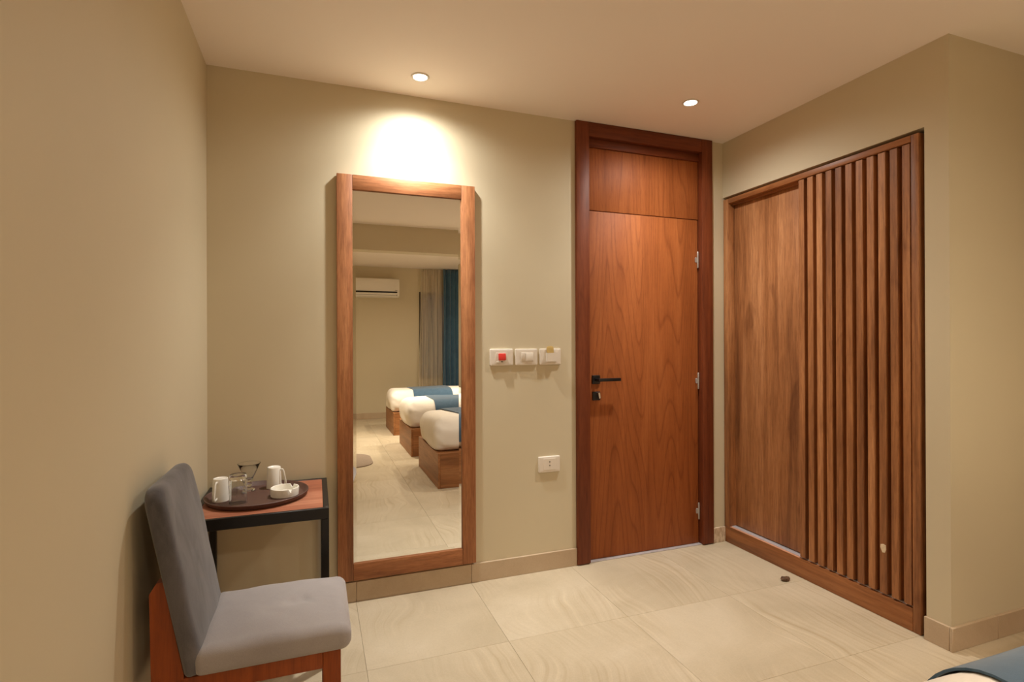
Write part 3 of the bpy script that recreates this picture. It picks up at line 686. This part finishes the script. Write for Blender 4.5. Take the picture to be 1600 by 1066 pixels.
# ================================================================== beds
def bed(y0, y1, label, skew=0.0):
    x0, x1 = 1.062, 3.14
    e = empty('bed', ((x0 + x1) / 2, (y0 + y1) / 2, 0), label=label, cat='bed', group='three single beds side by side')
    bpy.context.view_layer.update()
    t = 0.022
    adopt(box('base_end_panel', x0, x0 + t, y0, y1, 0.001, 0.328, 'bed_wood_y', None, 0.002, 1), e)
    adopt(box('base_side_panel', x0 + t + 0.0005, x1, y1 - t, y1, 0.001, 0.328, 'bed_wood', None, 0.002, 1), e)
    adopt(box('base_side_panel', x0 + t + 0.0005, x1, y0, y0 + t, 0.001, 0.328, 'bed_wood', None, 0.002, 1), e)
    adopt(box('base_board', x0 + t + 0.001, x1, y0 + t + 0.001, y1 - t - 0.001, 0.28, 0.326, 'bed_wood', None), e)
    w, d = x1 - x0 + 0.02, y1 - y0 - 0.13
    R, er, zb, TH = 0.14, 0.185, 0.330, 0.308
    ph = y0 * 3
    def dv(a, b, c):
        u = a + w / 2
        if u < 0.32: a = -w / 2 + 0.32 * (u / 0.32) ** 1.5      # the foot end falls away more steeply than the sides
        k = c / TH
        edge = max(abs(a) / (w / 2), abs(b) / (d / 2))
        pull = 0.0
        if k < 0.5: pull = (0.5 - k) * 0.03                       # tucked in at the bottom
        a2 = a * (1 - pull); b2 = b * (1 - pull)
        f = 0.008 * math.sin(b * 9 + ph + 3 * math.sin(c * 9)) * (1 if edge > 0.8 else 0.3)
        corner = math.exp(-(((a + w / 2 - 0.05) / 0.12) ** 2 + ((abs(b) - d / 2 + 0.05) / 0.12) ** 2))
        return (a2 - f * (1 if a < 0 else 0), b2 + 0.010 * corner * math.sin(c * 60 + a * 30), c + 0.012 * (1 - edge ** 2) * k + 0.004 * math.sin(a * 7 + b * 5 + ph) * k)
    fr = (((x0 + x1) / 2 - 0.012, (y0 + y1) / 2, zb), (1, 0, 0), (0, 1, 0), (0, 0, 1))
    adopt(slab('duvet', w, d, TH, R, er, 'duvet', None, fr, dv, nb=9, nc=12, n=9, m=22, er2=0.07), e)
    # runner: a band of cloth laid over the duvet, following it down both sides
    V, F = [], []
    xa, xb, nx, ny, th = 1.375, 1.98, 14, 44, 0.006
    hw = d / 2
    prof = []
    L = 2 * 0.06 + math.pi * er + (d - 2 * er)
    for j in range(ny + 1):
        s = L * j / ny - L / 2; sg = 1 if s > 0 else -1; s = abs(s)
        flat = hw - er
        if s < flat: yy, zz, ny_, nz_ = s, TH, 0, 1
        elif s < flat + er * math.pi / 2:
            an = (s - flat) / er; yy, zz = flat + er * math.sin(an), TH - er + er * math.cos(an); ny_, nz_ = math.sin(an), math.cos(an)
        else: yy, zz = hw, TH - er - (s - flat - er * math.pi / 2); ny_, nz_ = 1, 0
        zz = max(zz, 0.03)
        prof.append((sg * yy, zz, sg * ny_, nz_))
    cx, cy = (x0 + x1) / 2 - 0.012, (y0 + y1) / 2
    for layer, off in ((0, 0.004), (1, 0.004 + th)):
        for i in range(nx + 1):
            x = xa + (xb - xa) * i / nx
            for yy, zz, n1, n2 in prof:
                k = zz / TH; edge = max(abs(x - cx) / (w / 2), abs(yy) / (d / 2))
                lift = 0.012 * (1 - edge ** 2) * k + 0.004 * math.sin((x - cx) * 7 + yy * 5 + ph) * k
                pull = (0.5 - k) * 0.03 if k < 0.5 else 0.0
                V.append((x + skew * (yy - hw) / (2 * hw) + 0.004 * math.sin(yy * 8 + i * 0.2), cy + yy * (1 - pull) + n1 * (off + 0.002), zb + zz + lift + n2 * off))
    P = (nx + 1) * (ny + 1); idx = lambda l, i, j: l * P + i * (ny + 1) + j
    for i in range(nx):
        for j in range(ny):
            F.append((idx(1, i, j), idx(1, i + 1, j), idx(1, i + 1, j + 1), idx(1, i, j + 1)))
            F.append((idx(0, i, j), idx(0, i, j + 1), idx(0, i + 1, j + 1), idx(0, i + 1, j)))
    for i in range(nx):
        for j in (0, ny): F.append((idx(0, i, j), idx(0, i + 1, j), idx(1, i + 1, j), idx(1, i, j)))
    for j in range(ny):
        for i in (0, nx): F.append((idx(0, i, j), idx(0, i, j + 1), idx(1, i, j + 1), idx(1, i, j)))
    o = adopt(mesh_obj('runner', V, F, 'runner', None, smooth=True), e); o['label'] = 'blue cloth bed runner'
    return e
bed(-0.05, 0.945, 'single bed with blue runner nearest the wardrobe, its runner corner at lower right', 0.14)
bed(-1.50, -0.546, 'single bed with blue runner, middle of the three in the mirror')
bed(-2.99, -2.096, 'single bed with blue runner nearest the curtained window, seen in the mirror')

# ================================================================== on the far wall
ac = empty('air_conditioner', (0.955, YF, 2.165), label='white wall air conditioner high on the far wall, seen in the mirror', cat='air conditioner')
bpy.context.view_layer.update()
poly = [(0.0, 0.0), (0.13, 0.0), (0.185, 0.022), (0.212, 0.06), (0.220, 0.12), (0.218, 0.26), (0.205, 0.318), (0.18, 0.330), (0.0, 0.330)]
def prism_x(name, poly, x0, x1, yb, zb, mat):
    n = len(poly); V = [(x0, yb + a, zb + b) for a, b in poly] + [(x1, yb + a, zb + b) for a, b in poly]
    F = [tuple(range(n)), tuple(range(2 * n - 1, n - 1, -1))] + [(i, (i + 1) % n, n + (i + 1) % n, n + i) for i in range(n)]
    return mesh_obj(name, V, F, mat)
adopt(prism_x('body', poly, 0.520, 1.400, YF, 2.165, 'ac_white'), ac)
adopt(prism_x('vent_slot', [(0.19, 0.066), (0.2205, 0.078), (0.2232, 0.100), (0.19, 0.094)], 0.545, 1.360, YF, 2.165, 'dark_hole'), ac)
adopt(prism_x('louver', [(0.165, 0.006), (0.19, 0.014), (0.222, 0.052), (0.226, 0.066), (0.222, 0.066), (0.185, 0.020)], 0.545, 1.350, YF, 2.165, 'ac_white'), ac)
adopt(prism_x('louver_gap', [(0.175, 0.030), (0.208, 0.034), (0.214, 0.046), (0.175, 0.045)], 0.545, 1.360, YF, 2.165, 'dark_hole'), ac)
adopt(box('display', 1.325, 1.362, YF + 0.2195, YF + 0.2225, 2.282, 2.290, 'dark_hole'), ac)
def curtain(name, x0, x1, y, z0, z1, folds, depth, mat, label, flare=0.0, seed=0):
    rnd = random.Random(seed); n = folds * 10; rows = 26; V, F = [], []
    am = [rnd.uniform(0.6, 1.2) for _ in range(folds + 2)]; th = 0.0025
    for side in (0, 1):
        for r in range(rows + 1):
            t = r / rows; z = z1 + (z0 - z1) * t
            for i in range(n + 1):
                u = i / n; f = u * folds
                a = am[int(f)] * (1 - (f % 1)) + am[int(f) + 1] * (f % 1)
                amp = depth * a * (0.45 if t < 0.03 else 0.6 + 0.4 * t)
                x = x0 + (x1 - x0) * u + flare * (u - 0.5) * t + 0.010 * math.sin(t * 5 + f * 1.7)
                yy = y + amp * math.sin(2 * math.pi * f + 0.8 * math.sin(t * 3 + u * 9)) + side * th
                V.append((x, yy, z))
    P = (rows + 1) * (n + 1)
    for s in (0, 1):
        for r in range(rows):
            for i in range(n):
                a = s * P + r * (n + 1) + i
                F.append((a, a + 1, a + n + 2, a + n + 1) if s else (a, a + n + 1, a + n + 2, a + 1))
    for r in range(rows):
        for i in (0, n):
            a = r * (n + 1) + i; F.append((a, a + n + 1, P + a + n + 1, P + a))
    for i in range(n):
        for r in (0, rows):
            a = r * (n + 1) + i; F.append((a, a + 1, P + a + 1, P + a))
    o = mesh_obj(name, V, F, mat, None, smooth='all'); return tag(o, label, 'curtain', 'window curtains')
curtain('sheer_curtain', 1.80, 2.24, YF + 0.075, 0.03, HC - 0.012, 5, 0.036, 'sheer', 'sheer off-white curtain left of the blue one in the mirror', 0.10, 1)
curtain('blue_curtain', 2.21, 2.56, YF + 0.135, 0.03, HC - 0.012, 4, 0.048, 'blue_curtain', 'dark blue curtain beside the sheer one in the mirror', 0.03, 2)
curtain('sheer_curtain', 2.50, 3.08, YF + 0.070, 0.03, HC - 0.012, 9, 0.024, 'sheer', 'sheer off-white curtain right of the blue one in the mirror', 0.0, 3)

# ================================================================== floor bits
rnd = random.Random(3)
bm = bmesh.new(); bmesh.ops.create_icosphere(bm, subdivisions=2, radius=1)
V = []
for v in bm.verts:
    c = v.co; k = 1 + rnd.uniform(-0.22, 0.22)
    V.append((2.508 + c.x * 0.026 * k, 2.335 + c.y * 0.020 * k, 0.0008 + max(0, (c.z * 0.55 + 0.45)) * 0.021 * k))
bm.verts.index_update(); F = [tuple(v.index for v in f.verts) for f in bm.faces]; bm.free()
tag(mesh_obj('stone_chip', V, F, 'chip'), 'small brown chip lying on the floor before the wardrobe', 'debris')

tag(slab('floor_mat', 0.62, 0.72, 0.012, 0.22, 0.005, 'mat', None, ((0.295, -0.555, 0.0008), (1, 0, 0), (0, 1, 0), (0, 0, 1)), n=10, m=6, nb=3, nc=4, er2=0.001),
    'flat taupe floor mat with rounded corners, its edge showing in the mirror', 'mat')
